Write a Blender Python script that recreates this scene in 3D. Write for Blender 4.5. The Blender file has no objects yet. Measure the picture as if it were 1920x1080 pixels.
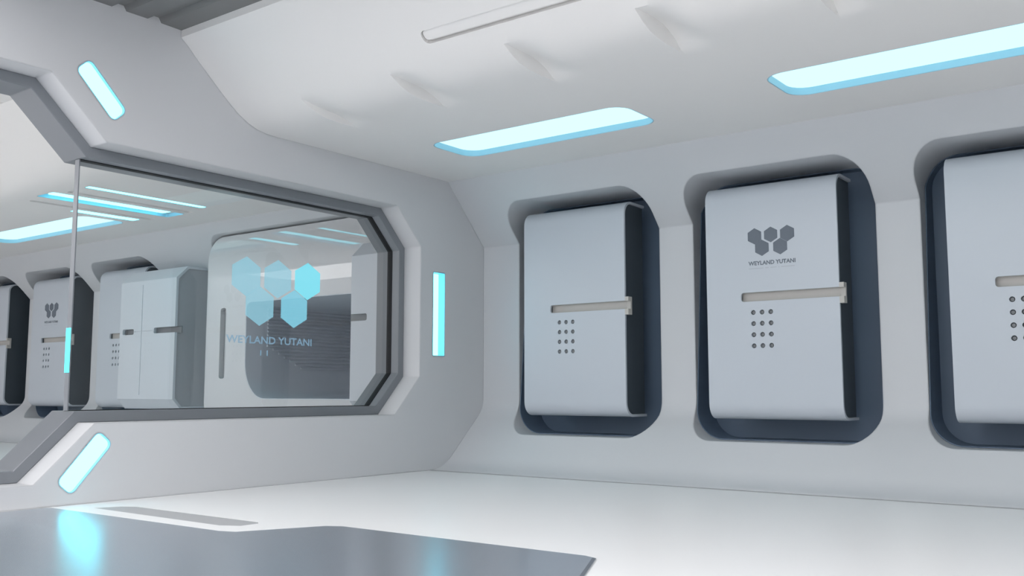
import bpy, bmesh, math, random
from mathutils import Vector, Matrix

S = 0.7          # metres per layout unit (the camera stands one unit above the floor)
scene = bpy.context.scene
C = scene.collection

# ------------------------------------------------------------------ camera
cam_data = bpy.data.cameras.new('camera')
cam = bpy.data.objects.new('camera', cam_data)
C.objects.link(cam)
cam.location = (0, 0, 1.0 * S)
cam.rotation_euler = (math.radians(90 + 6.065), 0, math.radians(37.04))
cam_data.sensor_width = 36
cam_data.lens = 36 * 1815.8 / 1920
cam_data.clip_start = 0.02
cam_data.clip_end = 200
scene.camera = cam

# ------------------------------------------------------------------ world and exposure
W = bpy.data.worlds.new('world')
scene.world = W
W.use_nodes = True
bg = W.node_tree.nodes['Background']
bg.inputs['Color'].default_value = (1.0, 0.985, 0.995, 1)
bg.inputs['Strength'].default_value = 3.9
scene.view_settings.view_transform = 'Standard'
scene.view_settings.look = 'None'
scene.view_settings.exposure = 0.0
scene.view_settings.gamma = 1.0
scene.view_settings.use_curve_mapping = False
scene.cycles.max_bounces = 10
scene.cycles.diffuse_bounces = 5
scene.cycles.glossy_bounces = 5
scene.cycles.transparent_max_bounces = 12


def area(name, loc, size, energy, color, rot=(0, 0, 0)):
    d = bpy.data.lights.new(name, 'AREA')
    d.shape = 'RECTANGLE'
    d.size, d.size_y = size[0] * S, size[1] * S
    d.energy = energy
    d.color = color
    o = bpy.data.objects.new(name, d)
    o.location = [c * S for c in loc]
    o.rotation_euler = rot
    C.objects.link(o)
    return o


# ------------------------------------------------------------------ materials
def principled(name, col, rough=0.5, metal=0.0, spec=0.5, bevel=0.0, bump=0.0, mottle=0.0, coat=0.0):
    m = bpy.data.materials.new(name)
    m.use_nodes = True
    nt = m.node_tree
    p = nt.nodes['Principled BSDF']
    p.inputs['Base Color'].default_value = (*col, 1)
    p.inputs['Roughness'].default_value = rough
    p.inputs['Metallic'].default_value = metal
    p.inputs['Specular IOR Level'].default_value = spec
    p.inputs['Coat Weight'].default_value = coat
    p.inputs['Coat Roughness'].default_value = 0.03
    norm = None
    if bevel:
        b = nt.nodes.new('ShaderNodeBevel')
        b.samples = 4
        b.inputs['Radius'].default_value = bevel
        norm = b.outputs[0]
    if bump or mottle:
        tc = nt.nodes.new('ShaderNodeTexCoord')
        n = nt.nodes.new('ShaderNodeTexNoise')
        n.inputs['Scale'].default_value = 3.0
        n.inputs['Detail'].default_value = 3
        nt.links.new(tc.outputs['Object'], n.inputs['Vector'])
        if mottle:
            r = nt.nodes.new('ShaderNodeMapRange')
            r.inputs['To Min'].default_value = max(0.0, rough - mottle)
            r.inputs['To Max'].default_value = rough + mottle
            nt.links.new(n.outputs['Fac'], r.inputs['Value'])
            nt.links.new(r.outputs[0], p.inputs['Roughness'])
        if bump:
            bp = nt.nodes.new('ShaderNodeBump')
            bp.inputs['Strength'].default_value = bump
            bp.inputs['Distance'].default_value = 0.004
            nt.links.new(n.outputs['Fac'], bp.inputs['Height'])
            if norm:
                nt.links.new(norm, bp.inputs['Normal'])
            norm = bp.outputs[0]
    if norm:
        nt.links.new(norm, p.inputs['Normal'])
    return m


def emitter(name, col, strength):
    m = bpy.data.materials.new(name)
    m.use_nodes = True
    nt = m.node_tree
    nt.nodes.clear()
    out = nt.nodes.new('ShaderNodeOutputMaterial')
    e = nt.nodes.new('ShaderNodeEmission')
    e.inputs['Color'].default_value = (*col, 1)
    e.inputs['Strength'].default_value = strength
    nt.links.new(e.outputs[0], out.inputs[0])
    return m


M = {}
M['wall'] = principled('white_wall', (0.625, 0.64, 0.66), 0.42, spec=0.35, bevel=0.02, mottle=0.04)
M['white'] = principled('white_panel', (0.62, 0.63, 0.645), 0.42, spec=0.35, bevel=0.02, mottle=0.04)
M['ceiling'] = principled('ceiling_white', (0.81, 0.8, 0.785), 0.6, spec=0.3, mottle=0.04)
M['floor'] = principled('floor_white', (0.86, 0.86, 0.86), 0.38, spec=0.4, mottle=0.05)
M['frame'] = principled('grey_frame', (0.2, 0.215, 0.235), 0.3, spec=0.5, mottle=0.05)
M['black'] = principled('black_rubber', (0.008, 0.008, 0.01), 0.6, spec=0.3, mottle=0.05)
M['roof'] = principled('dark_roof_panel', (0.19, 0.19, 0.19), 0.5, mottle=0.05)
M['liner'] = principled('slate_liner', (0.135, 0.19, 0.27), 0.45, mottle=0.05)
M['side'] = principled('dark_side_panel', (0.06, 0.075, 0.09), 0.45, mottle=0.05)
M['greyside'] = principled('grey_side_panel', (0.46, 0.475, 0.5), 0.45, mottle=0.05)
M['locker'] = principled('locker_shell', (0.545, 0.585, 0.635), 0.3, spec=0.5, mottle=0.04)
M['cabinet'] = principled('cabinet_shell', (0.62, 0.65, 0.69), 0.3, spec=0.5, mottle=0.04)
M['hatch'] = principled('hatch_white', (0.62, 0.62, 0.63), 0.0, spec=0.5)
M['hatch'].node_tree.nodes['Principled BSDF'].inputs['IOR'].default_value = 1.75
M['beige'] = principled('handle_beige', (0.52, 0.5, 0.47), 0.4, mottle=0.05)
M['button'] = principled('button_grey', (0.2, 0.21, 0.22), 0.3, mottle=0.05)
M['ink'] = principled('grey_print', (0.13, 0.155, 0.19), 0.4, mottle=0.05)
M['ink_pale'] = principled('pale_print', (0.42, 0.45, 0.49), 0.4, mottle=0.05)
M['platform'] = principled('platform_metal', (0.44, 0.475, 0.53), 0.25, metal=0.75, spec=0.5, mottle=0.005)
M['edge'] = principled('platform_edge', (0.12, 0.13, 0.14), 0.3, mottle=0.05)
M['slot'] = principled('slot_grey', (0.42, 0.42, 0.43), 0.4, mottle=0.05)
M['louvre'] = principled('louvre_grey', (0.66, 0.69, 0.74), 0.4, mottle=0.05)
M['rim'] = principled('lamp_rim', (0.34, 0.64, 0.8), 0.4, mottle=0.05)  # cyan spill of the lamps put into the rim colour
M['lamp'] = emitter('lamp_cyan', (0.62, 0.95, 1.0), 1.25)
M['pill'] = emitter('pill_cyan', (0.155, 0.86, 1.0), 5.0)
M['bar'] = emitter('bar_white_cyan', (0.17, 0.78, 0.92), 4.8)
M['strip'] = emitter('glint_cyan', (0.12, 0.85, 1.0), 2.2)  # emission for the made-up glow on the pane edge

# clear pane: transparent with a fresnel reflection
m = bpy.data.materials.new('clear_glass')
m.use_nodes = True
nt = m.node_tree
nt.nodes.clear()
out = nt.nodes.new('ShaderNodeOutputMaterial')
mx = nt.nodes.new('ShaderNodeMixShader')
tr = nt.nodes.new('ShaderNodeBsdfTransparent')
tr.inputs[0].default_value = (0.99, 1.0, 1.0, 1)
gl = nt.nodes.new('ShaderNodeBsdfGlossy')
gl.inputs['Roughness'].default_value = 0.0
fr = nt.nodes.new('ShaderNodeFresnel')
fr.inputs['IOR'].default_value = 1.7
nt.links.new(fr.outputs[0], mx.inputs[0])
nt.links.new(tr.outputs[0], mx.inputs[1])
nt.links.new(gl.outputs[0], mx.inputs[2])
nt.links.new(mx.outputs[0], out.inputs[0])
M['glass'] = m


def film(name, col, strength, alpha):
    m = bpy.data.materials.new(name)
    m.use_nodes = True
    nt = m.node_tree
    nt.nodes.clear()
    out = nt.nodes.new('ShaderNodeOutputMaterial')
    mx = nt.nodes.new('ShaderNodeMixShader')
    tr = nt.nodes.new('ShaderNodeBsdfTransparent')
    e = nt.nodes.new('ShaderNodeEmission')
    e.inputs['Color'].default_value = (*col, 1)
    e.inputs['Strength'].default_value = strength
    mx.inputs[0].default_value = alpha
    nt.links.new(tr.outputs[0], mx.inputs[1])
    nt.links.new(e.outputs[0], mx.inputs[2])
    nt.links.new(mx.outputs[0], out.inputs[0])
    return m


M['film'] = film('glowing_film', (0.36, 0.74, 0.9), 0.8, 0.5)
M['film_mid'] = film('glowing_film_mid', (0.28, 0.72, 0.9), 0.85, 0.65)
M['film_bright'] = film('glowing_film_bright', (0.26, 0.85, 1.0), 0.9, 0.8)
M['film_text'] = film('glowing_film_text', (0.34, 0.56, 0.76), 0.66, 0.8)


# ------------------------------------------------------------------ mesh helpers (all coordinates in layout units)
def V(*a):
    return Vector(a)


def link(name, bm, mat, parent=None, origin=(0, 0, 0), smooth=None):
    """bmesh in layout units -> ONE object; mesh coordinates relative to origin (the parent's base)."""
    bmesh.ops.recalc_face_normals(bm, faces=bm.faces[:])
    o_ = Vector(origin)
    for v in bm.verts:
        v.co = (v.co - o_) * S
    me = bpy.data.meshes.new(name)
    bm.to_mesh(me)
    bm.free()
    if mat:
        me.materials.append(mat)
    o = bpy.data.objects.new(name, me)
    C.objects.link(o)
    if parent:
        o.parent = parent
    else:
        o.location = o_ * S
    if smooth:
        shade(o, smooth)
    return o


def shade(o, ang=40):
    for p in o.data.polygons:
        p.use_smooth = True
    bm = bmesh.new()
    bm.from_mesh(o.data)
    for e in bm.edges:
        if len(e.link_faces) == 2:
            e.smooth = e.calc_face_angle() < math.radians(ang)
        else:
            e.smooth = False
    bm.to_mesh(o.data)
    bm.free()


def prism(bm, pts, axis, a, b):
    """closed polygon extruded along an axis. pts are the two remaining coordinates in axis order."""
    def mk(p, t):
        if axis == 'x':
            return (t, p[0], p[1])
        if axis == 'y':
            return (p[0], t, p[1])
        return (p[0], p[1], t)
    va = [bm.verts.new(mk(p, a)) for p in pts]
    vb = [bm.verts.new(mk(p, b)) for p in pts]
    n = len(pts)
    bm.faces.new(va)
    bm.faces.new(vb[::-1])
    for i in range(n):
        bm.faces.new((va[i], vb[i], vb[(i + 1) % n], va[(i + 1) % n]))


def box(bm, x0, x1, y0, y1, z0, z1):
    prism(bm, [(x0, y0), (x1, y0), (x1, y1), (x0, y1)], 'z', z0, z1)


def rrect(x0, x1, y0, y1, r, n=8):
    pts = []
    for cx, cy, a0 in ((x1 - r, y1 - r, 0), (x0 + r, y1 - r, 90), (x0 + r, y0 + r, 180), (x1 - r, y0 + r, 270)):
        for i in range(n + 1):
            a = math.radians(a0 + 90 * i / n)
            pts.append((cx + r * math.cos(a), cy + r * math.sin(a)))
    return pts


def capsule(p, q, r, k=0.55, n=4):
    """rounded bar outline from p to q (half width r) with softly squared ends"""
    d = Vector((q[0] - p[0], q[1] - p[1]))
    L = d.length
    d.normalize()
    nrm = Vector((-d.y, d.x))
    c = Vector(((p[0] + q[0]) / 2, (p[1] + q[1]) / 2))
    out = []
    for u, w in rrect(-L / 2, L / 2, -r, r, r * 0.62, n):
        w_ = c + d * u + nrm * w
        out.append((w_.x, w_.y))
    return out


def frame_ring(bm, outer, inner, axis, a, b):
    """closed ring (outer outline minus inner outline, same vertex count) extruded along an axis"""
    def mk(p, t):
        if axis == 'x':
            return (t, p[0], p[1])
        if axis == 'y':
            return (p[0], t, p[1])
        return (p[0], p[1], t)
    n = len(outer)
    r = [[bm.verts.new(mk(p, t)) for p in lst] for lst in (outer, inner) for t in (a, b)]
    oa, ob, ia, ib = r
    for i in range(n):
        j = (i + 1) % n
        bm.faces.new((oa[i], oa[j], ia[j], ia[i]))
        bm.faces.new((ob[i], ob[j], ib[j], ib[i]))
        bm.faces.new((oa[i], oa[j], ob[j], ob[i]))
        bm.faces.new((ia[i], ia[j], ib[j], ib[i]))


def inset(poly, d):
    """offset a closed polygon inwards (d>0), mitred"""
    n = len(poly)
    ar = sum(poly[i][0] * poly[(i + 1) % n][1] - poly[(i + 1) % n][0] * poly[i][1] for i in range(n))
    sgn = 1 if ar > 0 else -1
    out = []
    for i in range(n):
        p0, p1, p2 = Vector(poly[i - 1]), Vector(poly[i]), Vector(poly[(i + 1) % n])
        a = (p1 - p0).normalized()
        b = (p2 - p1).normalized()
        na = Vector((-a.y, a.x)) * sgn
        nb = Vector((-b.y, b.x)) * sgn
        k = na + nb
        k = k / max(0.2, k.dot(na))
        q = p1 + k * d
        out.append((q.x, q.y))
    return out


def cut(obj, cutters):
    """boolean difference with bmeshes given in layout units; the cutter objects are removed afterwards"""
    tmp = []
    bm = cutters
    for v in bm.verts:
        v.co = v.co * S
    bmesh.ops.recalc_face_normals(bm, faces=bm.faces[:])
    me = bpy.data.meshes.new('cutter')
    bm.to_mesh(me)
    bm.free()
    c = bpy.data.objects.new('cutter', me)
    C.objects.link(c)
    if obj.parent:
        c.location = -obj.parent.location * 0
    md = obj.modifiers.new('cut', 'BOOLEAN')
    md.operation = 'DIFFERENCE'
    md.solver = 'EXACT'
    md.object = c
    bpy.context.view_layer.update()
    dg = bpy.context.evaluated_depsgraph_get()
    new = bpy.data.meshes.new_from_object(obj.evaluated_get(dg))
    old = obj.data
    obj.modifiers.clear()
    obj.data = new
    new.name = old.name
    bpy.data.objects.remove(c)
    bpy.data.meshes.remove(me)
    bpy.data.meshes.remove(old)


def tag(o, label=None, cat=None, group=None, kind=None):
    if label:
        o['label'] = label
    if cat:
        o['category'] = cat
    if group:
        o['group'] = group
    if kind:
        o['kind'] = kind
    return o


def empty(name, loc):
    o = bpy.data.objects.new(name, None)
    o.empty_display_size = 0.1
    o.location = Vector(loc) * S
    C.objects.link(o)
    return o


def copy_tree(o, parent=None):
    c = o.copy()
    C.objects.link(c)
    if parent:
        c.parent = parent
    for ch in list(o.children):
        copy_tree(ch, c)
    return c


# ------------------------------------------------------------------ layout numbers
PX = -8.32                      # front face of the cross wall
FX0, FX1 = -8.60, -9.00         # grey frame depth
WY = 10.38                      # right wall, upright part
XE = 3.2                        # near end of the built room
XF = -27.0                      # far end
COVE = [(5.509, 4.53), (5.60, 4.46), (5.682, 4.378), (5.79, 4.28), (5.902, 4.18), (6.015, 4.08), (6.128, 3.985), (6.245, 3.90),
        (6.366, 3.835), (6.48, 3.795), (6.602, 3.775), (6.78, 3.768)]
NICHES = [-6.648, -4.075, -1.505]
FARN = [-16.83, -19.40, -21.97]

# ------------------------------------------------------------------ floor
bm = bmesh.new()
box(bm, XF, XE, -3.5, 10.9, -0.25, 0)
floor = tag(link('floor', bm, M['floor']), 'white glossy floor of the corridor', kind='structure')
fs = [(-7.97, 4.60), (-6.20, 4.58), (-6.05, 4.66), (-6.05, 4.82), (-6.12, 4.88), (-7.78, 4.88), (-7.90, 4.80)]
bm = bmesh.new()
prism(bm, fs, 'z', -0.03, 0.1)
cut(floor, bm)
bm = bmesh.new()
prism(bm, inset(fs, 0.004), 'z', -0.029, -0.002)
link('floor_slot', bm, M['slot'], floor)

# raised grey platform
PZ = 0.014
plat = [(-8.22, 4.30), (-8.17, 4.345), (-5.87, 4.36), (-5.76, 4.40), (-5.48, 4.98), (-5.36, 5.05), (-3.24, 5.05), (-3.16, 5.02), (-2.72, 4.1),
        (-2.72, -2.8), (-8.22, -2.8)]
plat_t = inset(plat, 0.02)
bm = bmesh.new()
a = [bm.verts.new((x, y, 0.001)) for x, y in plat]
b = [bm.verts.new((x, y, PZ - 0.006)) for x, y in plat]
c = [bm.verts.new((x, y, PZ)) for x, y in plat_t]
n = len(plat)
bm.faces.new(c)
bm.faces.new(a[::-1])
for i in range(n):
    j = (i + 1) % n
    bm.faces.new((a[i], a[j], b[j], b[i]))
    bm.faces.new((b[i], b[j], c[j], c[i]))
pf = link('floor_platform', bm, M['platform'], origin=(-5.5, 1, 0))
tag(pf, 'glossy blue-grey raised platform with angled corners on the white floor', 'platform')

# ------------------------------------------------------------------ right wall with locker niches
def bez(a, b, c, n=8):
    return [tuple((1 - t) ** 2 * a[i] + 2 * t * (1 - t) * b[i] + t * t * c[i] for i in (0, 1)) for t in [k / n for k in range(n + 1)]]


LOW = bez((9.28, 0.001), (9.55, 0.001), (9.72, 0.158)) + bez((10.27, 0.666), (10.38, 0.768), (10.38, 0.90), 5)
WPROF = LOW + [(10.38, 2.97), (10.38, 2.97), (9.61, 3.77), (9.61, 3.95), (10.95, 3.95), (10.95, 0.001)]
WPROF_F = WPROF[:-2] + [(12.9, 3.95), (12.9, 0.001)]


def niche_cut(bm, cx, w=1.06, z0=0.445, z1=3.455, r=0.32, yb=10.86):
    prism(bm, rrect(cx - w, cx + w, z0, z1, r, 10), 'y', 9.0, yb)


def smoothstep(t):
    t = min(1.0, max(0.0, t))
    return t * t * (3 - 2 * t)


def niche_liner(parent, cx, w=1.06, z0=0.445, z1=3.455, r=0.32, y0=10.385, yb=10.855):
    o = rrect(cx - w + .002, cx + w - .002, z0 + .002, z1 - .002, r, 10)
    i = rrect(cx - w + .012, cx + w - .012, z0 + .012, z1 - .012, r - .01, 10)
    bm = bmesh.new()
    frame_ring(bm, o, i, 'y', y0, yb - 0.012)
    for v in bm.verts:
        if v.co.y < y0 + 0.001:
            v.co.y += 0.3 * smoothstep((v.co.z - 2.85) / 0.45)
    prism(bm, o, 'y', yb - 0.012, yb - 0.001)
    return link('niche_liner', bm, M['liner'], parent, smooth=30)


bm = bmesh.new()
prism(bm, WPROF, 'x', PX - 0.02, XE)
wall_r = tag(link('wall_right', bm, M['wall']), 'white wall with rounded locker niches', kind='structure')
bm = bmesh.new()
for cx in NICHES:
    niche_cut(bm, cx)
cut(wall_r, bm)
shade(wall_r, 25)
for cx in NICHES:
    niche_liner(wall_r, cx)

# the same wall beyond the cross wall
bm = bmesh.new()
prism(bm, WPROF_F, 'x', XF, FX1 + 0.02)
wall_f = tag(link('wall_right_far', bm, M['wall']), 'white wall beyond the glass', kind='structure')
bm = bmesh.new()
for cx in FARN:
    niche_cut(bm, cx)
HX0, HX1 = -13.95, -9.15
hatch_hole = rrect(HX0 - .02, HX1 + .02, 0.40, 3.60, 0.42, 8)
prism(bm, hatch_hole, 'y', 9.0, 10.0 + 0.5)
cut(wall_f, bm)
bm = bmesh.new()
prism(bm, rrect(-13.25, -9.58, 0.8, 2.5, 0.1, 4), 'y', 10.3, 12.7)
cut(wall_f, bm)
shade(wall_f, 25)
for cx in FARN:
    niche_liner(wall_f, cx)

# ------------------------------------------------------------------ cross wall with the stepped octagonal opening
HOLE = [(8.65, 0.71), (9.09, 1.18), (9.09, 2.84), (8.65, 3.30), (4.77, 3.30), (4.22, 3.83), (0.58, 3.83), (0.03, 3.30),
        (0.03, 0.71), (0.58, 0.20), (4.24, 0.20), (4.77, 0.71)]
outl = [(-3.5, 0.0), (9.55, 0.0), (10.38, 0.768), (10.38, 2.97), (9.61, 3.775), (6.78, 3.775)] + COVE[::-1] + [(5.509, 4.76), (-3.5, 4.76)]
bm = bmesh.new()
prism(bm, outl, 'x', FX1, PX)
wall_b = tag(link('wall_back', bm, M['white']), 'white cross wall around the octagonal glass opening', kind='structure')
bm = bmesh.new()
prism(bm, HOLE, 'x', -9.3, -8.0)
cut(wall_b, bm)

PILLS = [  # (p, q, half width)
    ((4.50, 3.985), (4.895, 3.57), 0.098, 'slanted cyan lamp on the white cross wall above the opening'),
    ((4.89, 0.585), (4.51, 0.14), 0.098, 'slanted cyan lamp on the white cross wall just above the floor')]
VERT = rrect(9.33, 9.57, 1.445, 2.54, 0.02, 3)
bm = bmesh.new()
for p, q, r, _ in PILLS:
    prism(bm, capsule(p, q, r), 'x', PX - 0.055, PX + 0.2)
prism(bm, VERT, 'x', PX - 0.13, PX + 0.2)
cut(wall_b, bm)
shade(wall_b, 25)


def wall_lamp(outline, depth, mat, label):
    cy = sum(p[0] for p in outline) / len(outline)
    cz = min(p[1] for p in outline)
    t = tag(empty('wall_lamp', (PX - depth, cy, cz)), label, 'lamp', 'cyan lamps on the cross wall')
    bm = bmesh.new()
    frame_ring(bm, inset(outline, 0.001), inset(outline, 0.010), 'x', PX - depth + 0.001, PX - 0.002)
    link('lamp_rim', bm, M['rim'], t, (PX - depth, cy, cz), smooth=30)
    bm = bmesh.new()
    prism(bm, inset(outline, 0.010), 'x', PX - depth + 0.001, PX - depth + 0.02)
    link('diffuser', bm, mat, t, (PX - depth, cy, cz))
    return t


for p, q, r, lab in PILLS:
    wall_lamp(capsule(p, q, r), 0.055, M['pill'], lab)
wall_lamp(VERT, 0.13, M['pill'], 'upright narrow cyan lamp on the cross wall right of the window')

# window: frame, pane, gasket, printed emblem
win = tag(empty('window_1', (FX0, 6.7, 0.71)), kind='structure')
win['label'] = 'grey framed octagonal window with glowing emblem on its glass pane'
WO = (FX0, 6.7, 0.71)
bm = bmesh.new()
frame_ring(bm, inset(HOLE, 0.001), inset(HOLE, 0.105), 'x', FX0, FX1)
fr_o = link('window_frame', bm, M['frame'], win, WO)
bv = fr_o.modifiers.new('b', 'BEVEL')
bv.width = 0.004
bv.limit_method = 'ANGLE'
GX0, GX1 = -8.745, -8.775
GE = 4.74
# gasket: black band on the inner face of the frame along the pane
H2 = inset(HOLE, 0.1045)
H3 = inset(HOLE, 0.112)
bm = bmesh.new()


def gasket(pts_o, pts_i):
    for k in range(len(pts_o) - 1):
        q = [pts_o[k], pts_o[k + 1], pts_i[k + 1], pts_i[k]]
        prism(bm, q, 'x', -8.80, -8.72)


idx = [0, 1, 2, 3]
po = [(GE, H2[11][1])] + [H2[i] for i in idx] + [(GE, H2[4][1])]
pi_ = [(GE, H3[11][1])] + [H3[i] for i in idx] + [(GE, H3[4][1])]
gasket(po, pi_)
link('gasket', bm, M['black'], win, WO)
G = inset(HOLE, 0.108)
gp = [(GE, G[11][1])] + [G[i] for i in idx] + [(GE, G[4][1])]
bm = bmesh.new()
for t in (GX0,):
    bm.faces.new([bm.verts.new((t, y, z)) for y, z in gp])
link('glass_pane', bm, M['glass'], win, WO)
bm = bmesh.new()
box(bm, GX1 - 0.02, GX0 + 0.02, GE - 0.012, GE, G[11][1] + .0, G[4][1])
link('pane_edge', bm, M['frame'], win, WO)
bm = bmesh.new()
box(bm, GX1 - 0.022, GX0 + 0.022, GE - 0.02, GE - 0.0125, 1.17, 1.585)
st = link('edge_glint', bm, M['strip'], win, WO)  # glowing strip put in for the cyan glint on the pane edge
st['label'] = 'cyan glint on the free edge of the pane, made as a glowing strip'

# ------------------------------------------------------------------ emblem and lettering
HEX = {'TL': (-1.17, 0.0), 'TM': (0, 0.02), 'TR': (1.17, 0.0), 'BL': (-0.655, -0.85), 'BR': (0.655, -0.85)}


def hexa(cx, cz, r):
    return [(cx + r * math.sin(math.radians(60 * i)), cz + r * math.cos(math.radians(60 * i))) for i in range(6)]


def text_mesh(body, height, width, bold=0.0):
    """text as a bmesh in the xz plane, centred on x, base line at z=0, thickness along y"""
    cu = bpy.data.curves.new('txt', 'FONT')
    cu.body = body
    cu.size = 1.0
    cu.extrude = 0.0
    cu.offset = bold
    cu.resolution_u = 3
    cu.align_x = 'CENTER'
    ob = bpy.data.objects.new('txt', cu)
    C.objects.link(ob)
    bpy.context.view_layer.update()
    dg = bpy.context.evaluated_depsgraph_get()
    me = bpy.data.meshes.new_from_object(ob.evaluated_get(dg))
    bpy.data.objects.remove(ob)
    bm = bmesh.new()
    bm.from_mesh(me)
    bpy.data.meshes.remove(me)
    xs = [v.co.x for v in bm.verts]
    ys = [v.co.y for v in bm.verts]
    x0, x1, y0, y1 = min(xs), max(xs), min(ys), max(ys)
    for v in bm.verts:
        u = (v.co.x - (x0 + x1) / 2) / (x1 - x0) * width
        w = (v.co.y - y0) / (y1 - y0) * height
        v.co = (u, 0, w)
    return bm


# on the pane (x is constant, reading along +y)
gx = GX0 + 0.004
for k, (a_, b_) in HEX.items():
    bm = bmesh.new()
    sc = 0.375
    cy, cz = 7.15 + a_ * sc, 2.26 + b_ * sc * 1.0 + (0.02 if k == 'TR' else 0)
    prism(bm, hexa(cy, cz, 0.22), 'x', gx, gx + 0.004)
    o = link('emblem', bm, M['film_bright' if k == 'TR' else 'film_mid' if k == 'BR' else 'film'], win, WO)
bm = text_mesh('WEYLAND YUTANI', 0.085, 1.2, 0.02)
for v in bm.verts:
    v.co = (gx + 0.002, 7.07 + v.co.x, 1.52 + v.co.z)
link('lettering', bm, M['film_text'], win, WO)
for x in (6.93, 7.02):
    bm = bmesh.new()
    box(bm, gx, gx + 0.003, x, x + 0.012, 1.39, 1.45)
    link('lettering', bm, M['film_text'], win, WO)

# ------------------------------------------------------------------ ceiling
LIGHTS = [(-7.24, -4.68, 7.98, 8.77), (-3.27, -0.71, 7.98, 8.77), (0.70, 3.0, 7.98, 8.77)]
FLIGHTS = [(-18.5, -14.6, 7.98, 8.80)]
BARS = [(-12.56, -12.40, 6.88, 8.78), (-13.60, -13.24, 6.90, 8.80), (-14.42, -14.18, 7.68, 8.78)]
DENTS = [(-7.35, .5), (-6.12, .8), (-4.80, 1.0), (-3.54, 1.25), (-2.25, 1.3)]


def ceiling_solid(name, x0, x1, dx, dents, mat):
    low = [(9.95, 3.77)] + [(9.61 - 0.06 * i, 3.77) for i in range(0, 47)] + COVE[::-1]
    # refine the cove
    fine = []
    for i in range(len(low) - 1):
        a, b = Vector(low[i]), Vector(low[i + 1])
        k = max(1, int((b - a).length / 0.05))
        for j in range(k):
            p = a + (b - a) * j / k
            fine.append((p.x, p.y))
    fine.append(low[-1])
    if not dents:
        fine = low
    xs = [x0, x1]
    for cx, am in dents:
        xs += [cx - 0.001] + [cx + 0.006, cx + 0.012, cx + 0.03] + [cx + 0.05 + 0.025 * k for k in range(1, 17)]
    if dents:
        xs += [x0 + dx * 5 * k for k in range(1, int((x1 - x0) / (dx * 5)))]
    xs = sorted(set(round(x, 4) for x in xs))
    nx = len(xs) - 1
    bm = bmesh.new()
    rows = []
    for x in xs:
        r = []
        for y, z in fine:
            d = 0
            for cx, am in dents:
                q = (y - 6.62) / 0.37
                pp = x - cx
                if abs(q) < 1 and 0 < pp < 0.40:
                    f = smoothstep(pp / 0.012) if pp < 0.012 else 1 - smoothstep((pp - 0.012) / 0.388)
                    d += 0.12 * am ** 0.6 * (1 - q * q) ** 1.0 * f
            r.append(bm.verts.new((x, y, z + d)))
        rows.append(r)
    for i in range(nx):
        for j in range(len(fine) - 1):
            bm.faces.new((rows[i][j], rows[i + 1][j], rows[i + 1][j + 1], rows[i][j + 1]))
    # close the solid: top and ends
    top = []
    for i in (0, nx):
        x = x0 if i == 0 else x1
        top.append((bm.verts.new((x, 5.509, 4.95)), bm.verts.new((x, 9.95, 4.95))))
        bm.faces.new(rows[i] + [top[-1][0], top[-1][1]])
    bm.faces.new((top[0][0], top[0][1], top[1][1], top[1][0]))
    bm.faces.new([rows[i][0] for i in range(nx + 1)] + [top[1][1], top[0][1]])
    bm.faces.new([rows[i][-1] for i in range(nx + 1)] + [top[1][0], top[0][0]])
    return link(name, bm, mat)


ceil = tag(ceiling_solid('ceiling', PX, XE, 0.04, DENTS, M['ceiling']), 'white coved ceiling', kind='structure')
bm = bmesh.new()
for x0, x1, y0, y1 in LIGHTS:
    prism(bm, rrect(x0, x1, y0, y1, 0.2, 6), 'z', 3.5, 3.77 + 0.09)
cut(ceil, bm)
# long rounded groove in the cove
gr_n = Vector((0, 0.66, 0.75))
gd = Vector((0, -0.75, 0.66)).normalized()
gn = Vector((0, -gd.z, gd.y))
if gn.z < 0:
    gn = -gn
gc = Vector((0, 6.047, 4.055))


def groove(bm, x0, x1, w, d0, d1, r):
    pts = rrect(x0, x1, -w, w, r, 6)
    va = [bm.verts.new(Vector((u, 0, 0)) + gc + gd * t + gn * d0) for u, t in pts]
    vb = [bm.verts.new(Vector((u, 0, 0)) + gc + gd * t + gn * d1) for u, t in pts]
    bm.faces.new(va)
    bm.faces.new(vb[::-1])
    for i in range(len(pts)):
        j = (i + 1) % len(pts)
        bm.faces.new((va[i], va[j], vb[j], vb[i]))


bm = bmesh.new()
groove(bm, -5.54, -1.4, 0.066, -0.3, 0.06, 0.055)
cut(ceil, bm)
bm = bmesh.new()
groove(bm, -5.525, -1.415, 0.048, 0.015, 0.058, 0.04)
for v in bm.verts:
    v.co += gd * 0.011
link('groove_strip', bm, M['ceiling'], ceil, smooth=30)
shade(ceil, 35)

ceil_f = tag(ceiling_solid('ceiling_far', XF, FX1 + 0.01, 30, [], M['ceiling']), 'white ceiling beyond the glass', kind='structure')
bm = bmesh.new()
for x0, x1, y0, y1 in FLIGHTS:
    prism(bm, rrect(x0, x1, y0, y1, 0.2, 6), 'z', 3.5, 3.77 + 0.09)
for x0, x1, y0, y1 in BARS:
    wide = x1 - x0 > 0.3
    e_, f_ = (.06, .12) if wide else (0, 0)
    prism(bm, rrect(x0 - e_, x1 + e_, y0 - f_, y1 + f_, 0.05, 6), 'z', 3.5, 3.77 + (0.06 if wide else 0.025))
cut(ceil_f, bm)
bm = bmesh.new()
for x0, y0, y1 in ((-13.05, 6.9, 8.9), (-14.1, 6.9, 8.9)):
    prism(bm, rrect(x0, x0 + .12, y0, y1, 0.05, 4), 'z', 3.5, 3.77 + 0.04)
cut(ceil_f, bm)
shade(ceil_f, 30)


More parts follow.
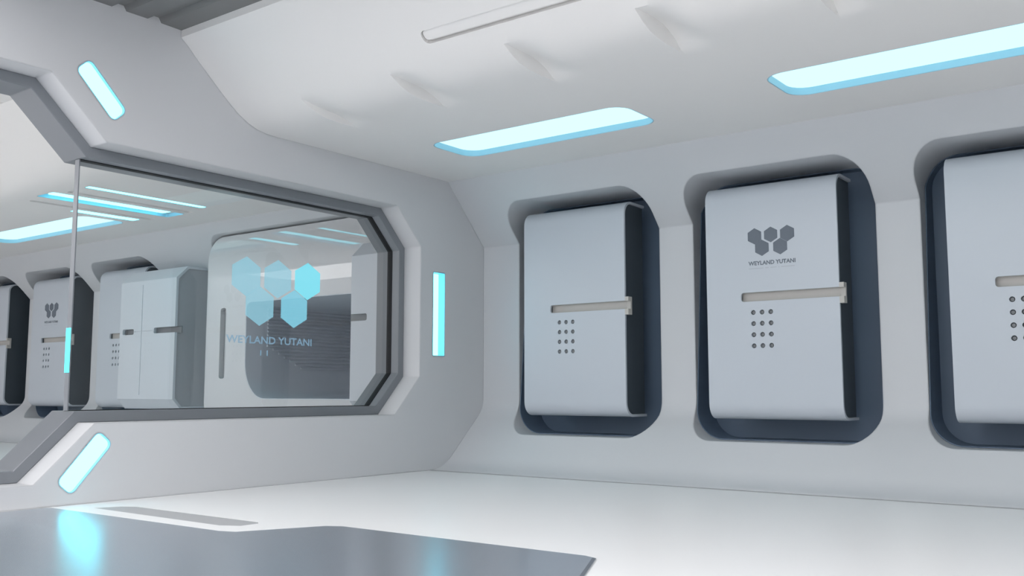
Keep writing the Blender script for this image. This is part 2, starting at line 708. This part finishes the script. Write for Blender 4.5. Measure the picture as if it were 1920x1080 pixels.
def ceiling_light(x0, x1, y0, y1, r, depth, label, group, inx=0.0, iny=0.0, mat=None):
    cx, cy = (x0 + x1) / 2, (y0 + y1) / 2
    og = (cx, cy, 3.77)
    t = tag(empty('ceiling_light', og), label, 'ceiling light', group)
    o = rrect(x0 + .002, x1 - .002, y0 + .002, y1 - .002, r, 6)
    i = rrect(x0 + .012, x1 - .012, y0 + .012, y1 - .012, r - .01, 6)
    bm = bmesh.new()
    frame_ring(bm, o, i, 'z', 3.772, 3.77 + depth - .002)
    link('light_rim', bm, M['rim'], t, og, smooth=30)
    bm = bmesh.new()
    prism(bm, rrect(x0 + .012 + inx, x1 - .012 - inx, y0 + .012 + iny, y1 - .012 - iny, r - .01, 6), 'z', 3.77 + depth - .02, 3.77 + depth - .003)
    link('diffuser', bm, mat or M['lamp'], t, og)
    return t


ceiling_light(*LIGHTS[0], 0.2, 0.09, 'long cyan ceiling light above the leftmost locker of the near room', 'long ceiling lights')
ceiling_light(*LIGHTS[1], 0.2, 0.09, 'long cyan ceiling light at the upper right, cut by the frame', 'long ceiling lights')
ceiling_light(*LIGHTS[2], 0.2, 0.09, 'long cyan ceiling light next in the row beyond the right frame edge', 'long ceiling lights')
ceiling_light(*FLIGHTS[0], 0.2, 0.09, 'wide cyan ceiling light seen at the far left behind the window', 'long ceiling lights')
BL = ['thin cyan ceiling bar light behind the window, topmost of three',
      'thickest cyan ceiling bar light behind the window, middle of three',
      'short cyan ceiling bar light behind the window, lowest of three']
for (x0, x1, y0, y1), lab in zip(BARS, BL):
    wide = x1 - x0 > 0.3
    e_, f_ = (.06, .12) if wide else (0, 0)
    ceiling_light(x0 - e_, x1 + e_, y0 - f_, y1 + f_, 0.05, 0.06 if wide else 0.025, lab, 'bar lights behind the window', inx=e_, iny=f_, mat=M['bar'])

# ------------------------------------------------------------------ dark ribbed roof strip
def ribbed(name, x0, x1, ye):
    pts = [(5.508, 4.603)]
    y = 5.505
    while y > ye + 0.3:
        pts += [(y - 0.225, 4.607), (y - 0.255, 4.655), (y - 0.345, 4.655), (y - 0.375, 4.607)]
        y -= 0.375
    pts += [(ye, 4.607), (ye, 4.95), (5.508, 4.95)]
    bm = bmesh.new()
    prism(bm, pts, 'x', x0, x1)
    return link(name, bm, M['roof'])


tag(ribbed('ceiling_roof', PX, XE, 3.0), 'dark grey ribbed roof strip', kind='structure')  # strip stops out of view; the gap is added to admit sky light
bm = bmesh.new()
box(bm, XF, FX1 + .01, 0.9, 2.55, 4.61, 4.95)  # unseen piece added to narrow the sky opening over the far room
tag(link('ceiling_closure_far', bm, M['ceiling']), 'unseen white ceiling piece over the far corridor, added to limit sky light', kind='structure')
tag(ribbed('ceiling_roof_far', XF, -12.0, 2.6), 'dark grey ribbed roof strip beyond the glass', kind='structure')
bm = bmesh.new()
box(bm, -12.0, FX1 + .01, 2.6, 5.55, 4.53, 4.95)
tag(link('ceiling_panel_far', bm, M['ceiling']), 'plain white ceiling panel beyond the glass', kind='structure')
bm = bmesh.new()
box(bm, XF - .2, XF, -3.5, 10.95, 0, 4.95)
tag(link('wall_end', bm, M['white']), 'white end wall', kind='structure')


bm = bmesh.new()
box(bm, XE, XE + .2, -3.5, 10.95, 0, 4.95)  # unseen end wall added to keep sky light off the cross wall
tag(link('wall_front', bm, M['white']), 'unseen white near end wall', kind='structure')
bm = bmesh.new()
box(bm, XF, XE, -3.7, -3.5, 0, 4.95)  # unseen wall added to stop sky light coming in from the left
tag(link('wall_left', bm, M['white']), 'unseen white left wall, added to shut out side light', kind='structure')


# ------------------------------------------------------------------ lockers
def shell_profile(y0, yb, z0, z1, kind):
    if kind == 'round':
        r = 0.17
        pts = [(yb, z1)]
        for i in range(9):
            a = math.radians(90 + 90 * i / 8)
            pts.append((y0 + r + r * math.cos(a), z1 - r + r * math.sin(a)))
        for i in range(9):
            a = math.radians(180 + 90 * i / 8)
            pts.append((y0 + r + r * math.cos(a), z0 + r + r * math.sin(a)))
        pts.append((yb, z0))
        return pts
    return [(yb, z1), (y0 + 0.22, z1), (y0, z1 - 0.21), (y0, z0 + 0.17), (y0 + 0.16, z0), (yb, z0)]


def offset_open(pts, d):
    out = []
    n = len(pts)
    for i in range(n):
        p = Vector(pts[i])
        a = (p - Vector(pts[i - 1])).normalized() if i else None
        b = (Vector(pts[i + 1]) - p).normalized() if i < n - 1 else None
        a = a or b
        b = b or a
        na, nb = Vector((-a.y, a.x)), Vector((-b.y, b.x))
        k = na + nb
        k = k / max(0.3, k.dot(na))
        q = p + k * d
        out.append((q.x, q.y))
    return out


def make_locker(logo):
    """origin at the locker's lower left back edge; local x 0..1.5, y 0 (front) .. 0.5"""
    t = empty('wall_locker', (0, 0, 0))
    W_ = 1.5
    z0, z1 = 0.0, 2.62
    prof = shell_profile(0, 0.50, z0, z1, 'round')
    inn = offset_open(prof, 0.03)
    bm = bmesh.new()
    prism(bm, prof + inn[::-1], 'x', 0, W_)
    sh = link('shell', bm, M['locker'], t)
    bm = bmesh.new()
    prism(bm, rrect(0.41, W_ + 0.3, 1.29, 1.39, 0.03, 4), 'y', -0.1, 0.031 + .05)
    for i in range(3):
        for j in range(4):
            cx, cz = 0.548 + 0.1 * i, 1.167 - 0.122 * j
            prism(bm, [(cx + .027 * math.cos(a * math.pi / 6), cz + .027 * math.sin(a * math.pi / 6)) for a in range(12)], 'y', -0.1, 0.08)
    cut(sh, bm)
    shade(sh, 30)
    # dark body between the shell's edges
    body = offset_open(prof, 0.032)
    bm = bmesh.new()
    prism(bm, [(y, z) for y, z in body], 'x', 0.03, W_ - 0.03)
    # carve the handle trough out of the body by building it as a separate mesh in front of it
    bd = link('side_panel', bm, M['side'], t)
    bm = bmesh.new()
    prism(bm, rrect(0.40, W_ + 0.3, 1.275, 1.405, 0.03, 4), 'y', -0.1, 0.075)
    cut(bd, bm)
    bm = bmesh.new()
    box(bm, 0.35, 1.15, 0.47, 0.78, 0.5, 2.1)
    link('mounting_bracket', bm, M['side'], t)
    # handle trough
    bm = bmesh.new()
    pr = [(0.033, 1.277), (0.06, 1.279), (0.073, 1.30), (0.074, 1.34), (0.073, 1.38), (0.06, 1.401), (0.033, 1.403),
          (0.033, 1.394), (0.052, 1.392), (0.064, 1.375), (0.066, 1.34), (0.064, 1.305), (0.052, 1.288), (0.033, 1.286)]
    prism(bm, pr, 'x', 0.402, W_ + 0.045)
    hd = link('handle', bm, M['beige'], t, smooth=50)
    bm = bmesh.new()
    o = [(-0.004, 1.225), (0.08, 1.225), (0.08, 1.435), (-0.004, 1.435)]
    prism(bm, [(-0.004, 1.222), (0.085, 1.222), (0.085, 1.438), (-0.004, 1.438), (-0.004, 1.385), (0.05, 1.385), (0.05, 1.292), (-0.004, 1.292)],
          'x', W_ + 0.001, W_ + 0.05)
    link('end_bracket', bm, M['beige'], hd)
    for i in range(3):
        for j in range(4):
            cx, cz = 0.548 + 0.1 * i, 1.167 - 0.122 * j
            bm = bmesh.new()
            prism(bm, [(cx + .017 * math.cos(a * math.pi / 5), cz + .017 * math.sin(a * math.pi / 5)) for a in range(10)], 'y', 0.014, 0.031)
            link('button', bm, M['button'], t)
    if logo:
        sc = 0.159
        for k, (a_, b_) in HEX.items():
            bm = bmesh.new()
            prism(bm, hexa(0.772 + a_ * sc, 2.01 + b_ * sc, 0.0905 - (0.004 if k == 'TM' else 0)), 'y', -0.002, 0.002)
            link('emblem', bm, M['ink'], t)
        bm = text_mesh('WEYLAND YUTANI', 0.047, 0.535, 0.035)
        for v in bm.verts:
            v.co = (0.775 + v.co.x, -0.0015, 1.685 + v.co.z)
        link('lettering', bm, M['ink'], t)
        bm = bmesh.new()
        for a_, b_ in ((0.51, 0.68), (0.70, 0.74), (0.76, 0.83), (0.85, 0.86), (0.88, 1.03)):
            box(bm, a_, b_, -0.0015, 0.0, 1.648, 1.654)
        link('underline', bm, M['ink_pale'], t)
    return t


# plain locker and locker with emblem
plain = make_locker(False)
marked = make_locker(True)
spots = [
    (plain, -7.40, 'pale grey curved-front locker without emblem, nearest the cross wall in the near room'),
    (marked, -4.825, 'pale grey locker with dark hexagon emblem and lettering, in the near room'),
    (plain, -2.255, 'large pale grey locker cut off by the right edge of the photo'),
    (plain, -17.58, 'pale locker behind the glass, partly covered by the double-door cabinet'),
    (marked, -20.15, 'pale locker with hexagon emblem seen behind the free edge of the glass pane'),
    (plain, -22.72, 'locker cut by the left edge of the photo, seen through the open doorway'),
]
used = set()
for src, x, lab in spots:
    o = src if src.name not in used else copy_tree(src)
    used.add(src.name)
    o.location = Vector((x, 10.07, 0.69)) * S
    tag(o, lab, 'locker', 'lockers in the wall niches')


# ------------------------------------------------------------------ cabinets beyond the glass
def cabinet(x0, x1, label, seam, slots, sidecol):
    og = ((x0 + x1) / 2, 10.0, 0.69)
    t = tag(empty('wall_cabinet', og), label, 'cabinet', 'cabinets behind the window')
    prof = shell_profile(9.6, 10.37, 0.69, 3.13, 'angled')
    inn = offset_open(prof, 0.045)
    bm = bmesh.new()
    prism(bm, prof + inn[::-1], 'x', x0, x1)
    sh = link('shell', bm, M['cabinet'], None)
    bm = bmesh.new()
    for a_, b_ in slots:
        prism(bm, rrect(a_, b_, 1.985, 2.085, 0.03, 4), 'y', 9.4, 9.66)
    cut(sh, bm)
    if seam:
        bm = bmesh.new()
        box(bm, seam - .008, seam + .008, 9.5, 9.615, 0.93, 2.85)
        cut(sh, bm)
        bm = bmesh.new()
        box(bm, slots[0][1] + .02, slots[1][0] - .02, 9.5, 9.613, 2.03, 2.042)
        cut(sh, bm)
    for v in sh.data.vertices:
        v.co -= Vector(og) * S
    sh.parent = t
    bm = bmesh.new()
    prism(bm, offset_open(prof, 0.047), 'x', x0 + 0.03, x1 - 0.03)
    bd = link('side_panel', bm, sidecol, None)
    bm = bmesh.new()
    for a_, b_ in slots:
        prism(bm, rrect(a_ - .01, b_ + .01, 1.975, 2.095, 0.03, 4), 'y', 9.4, 9.70)
    cut(bd, bm)
    for v in bd.data.vertices:
        v.co -= Vector(og) * S
    bd.parent = t
    for a_, b_ in slots:
        bm = bmesh.new()
        box(bm, a_ - .005, b_ + .005, 9.68, 9.695, 1.978, 2.092)
        link('handle', bm, M['button'], t, og)
    return t


cabinet(-16.04, -14.37, 'tall pale double-door cabinet with grey side behind the window', -15.36, [(-15.95, -15.60), (-14.99, -14.30)], M['greyside'])
cabinet(-10.12, -9.18, 'pale cabinet behind the window, half hidden by the frame at its right', None, [(-10.2, -9.80)], M['greyside'])

# ------------------------------------------------------------------ hatch with louvred recess
HY = 9.92
og = (-11.5, 10.0, 0.42)
t = tag(empty('door_1', og), kind='structure')
t['label'] = 'large white hatch with upright slot handle and dark louvred opening'
bm = bmesh.new()
prism(bm, rrect(HX0, HX1, 0.42, 3.57, 0.40, 8), 'y', HY, 10.3)
lf = link('door_leaf', bm, M['hatch'], None)
bm = bmesh.new()
op = [(-9.6, 0.87), (-9.6, 2.44), (-12.82, 2.44), (-12.88, 2.41), (-12.9, 2.36)]
for k in range(11):
    a_ = math.radians(180 + 9 * k)
    op.append((-12.9 + 0.5 + 0.5 * math.cos(a_), 0.87 + 0.6 + 0.6 * math.sin(a_)))
prism(bm, op, 'y', 9.5, 10.6)
prism(bm, rrect(-13.57, -13.42, 1.2, 2.37, 0.05, 4), 'y', 9.5, 10.02)
cut(lf, bm)
for v in lf.data.vertices:
    v.co -= Vector(og) * S
lf.parent = t
shade(lf, 25)
bm = bmesh.new()
prism(bm, rrect(-13.565, -13.425, 1.205, 2.365, 0.048, 4), 'y', 10.005, 10.018)
link('door_handle', bm, M['slot'], t, og)
# recess liner: tube following the opening, then louvres on its left side
bm = bmesh.new()
frame_ring(bm, inset(op, 0.001), inset(op, 0.012), 'y', HY + 0.002, 12.55)
link('recess_liner', bm, M['louvre'], t, og, smooth=30)
bm = bmesh.new()
prism(bm, inset(op, 0.001), 'y', 12.56, 12.6)
link('recess_back', bm, M['louvre'], t, og)
RX = -12.9 + 0.012
for i in range(17):
    z = 1.36 + i * 0.06
    bm = bmesh.new()
    y0 = 10.35 + max(0, (6 - i)) * 0.12
    prism(bm, [(RX, z), (RX + .035, z + 0.006), (RX + .035, z + 0.018), (RX, z + 0.05)], 'y', y0, 12.5)
    link('louvre_slat', bm, M['louvre'], t, og)
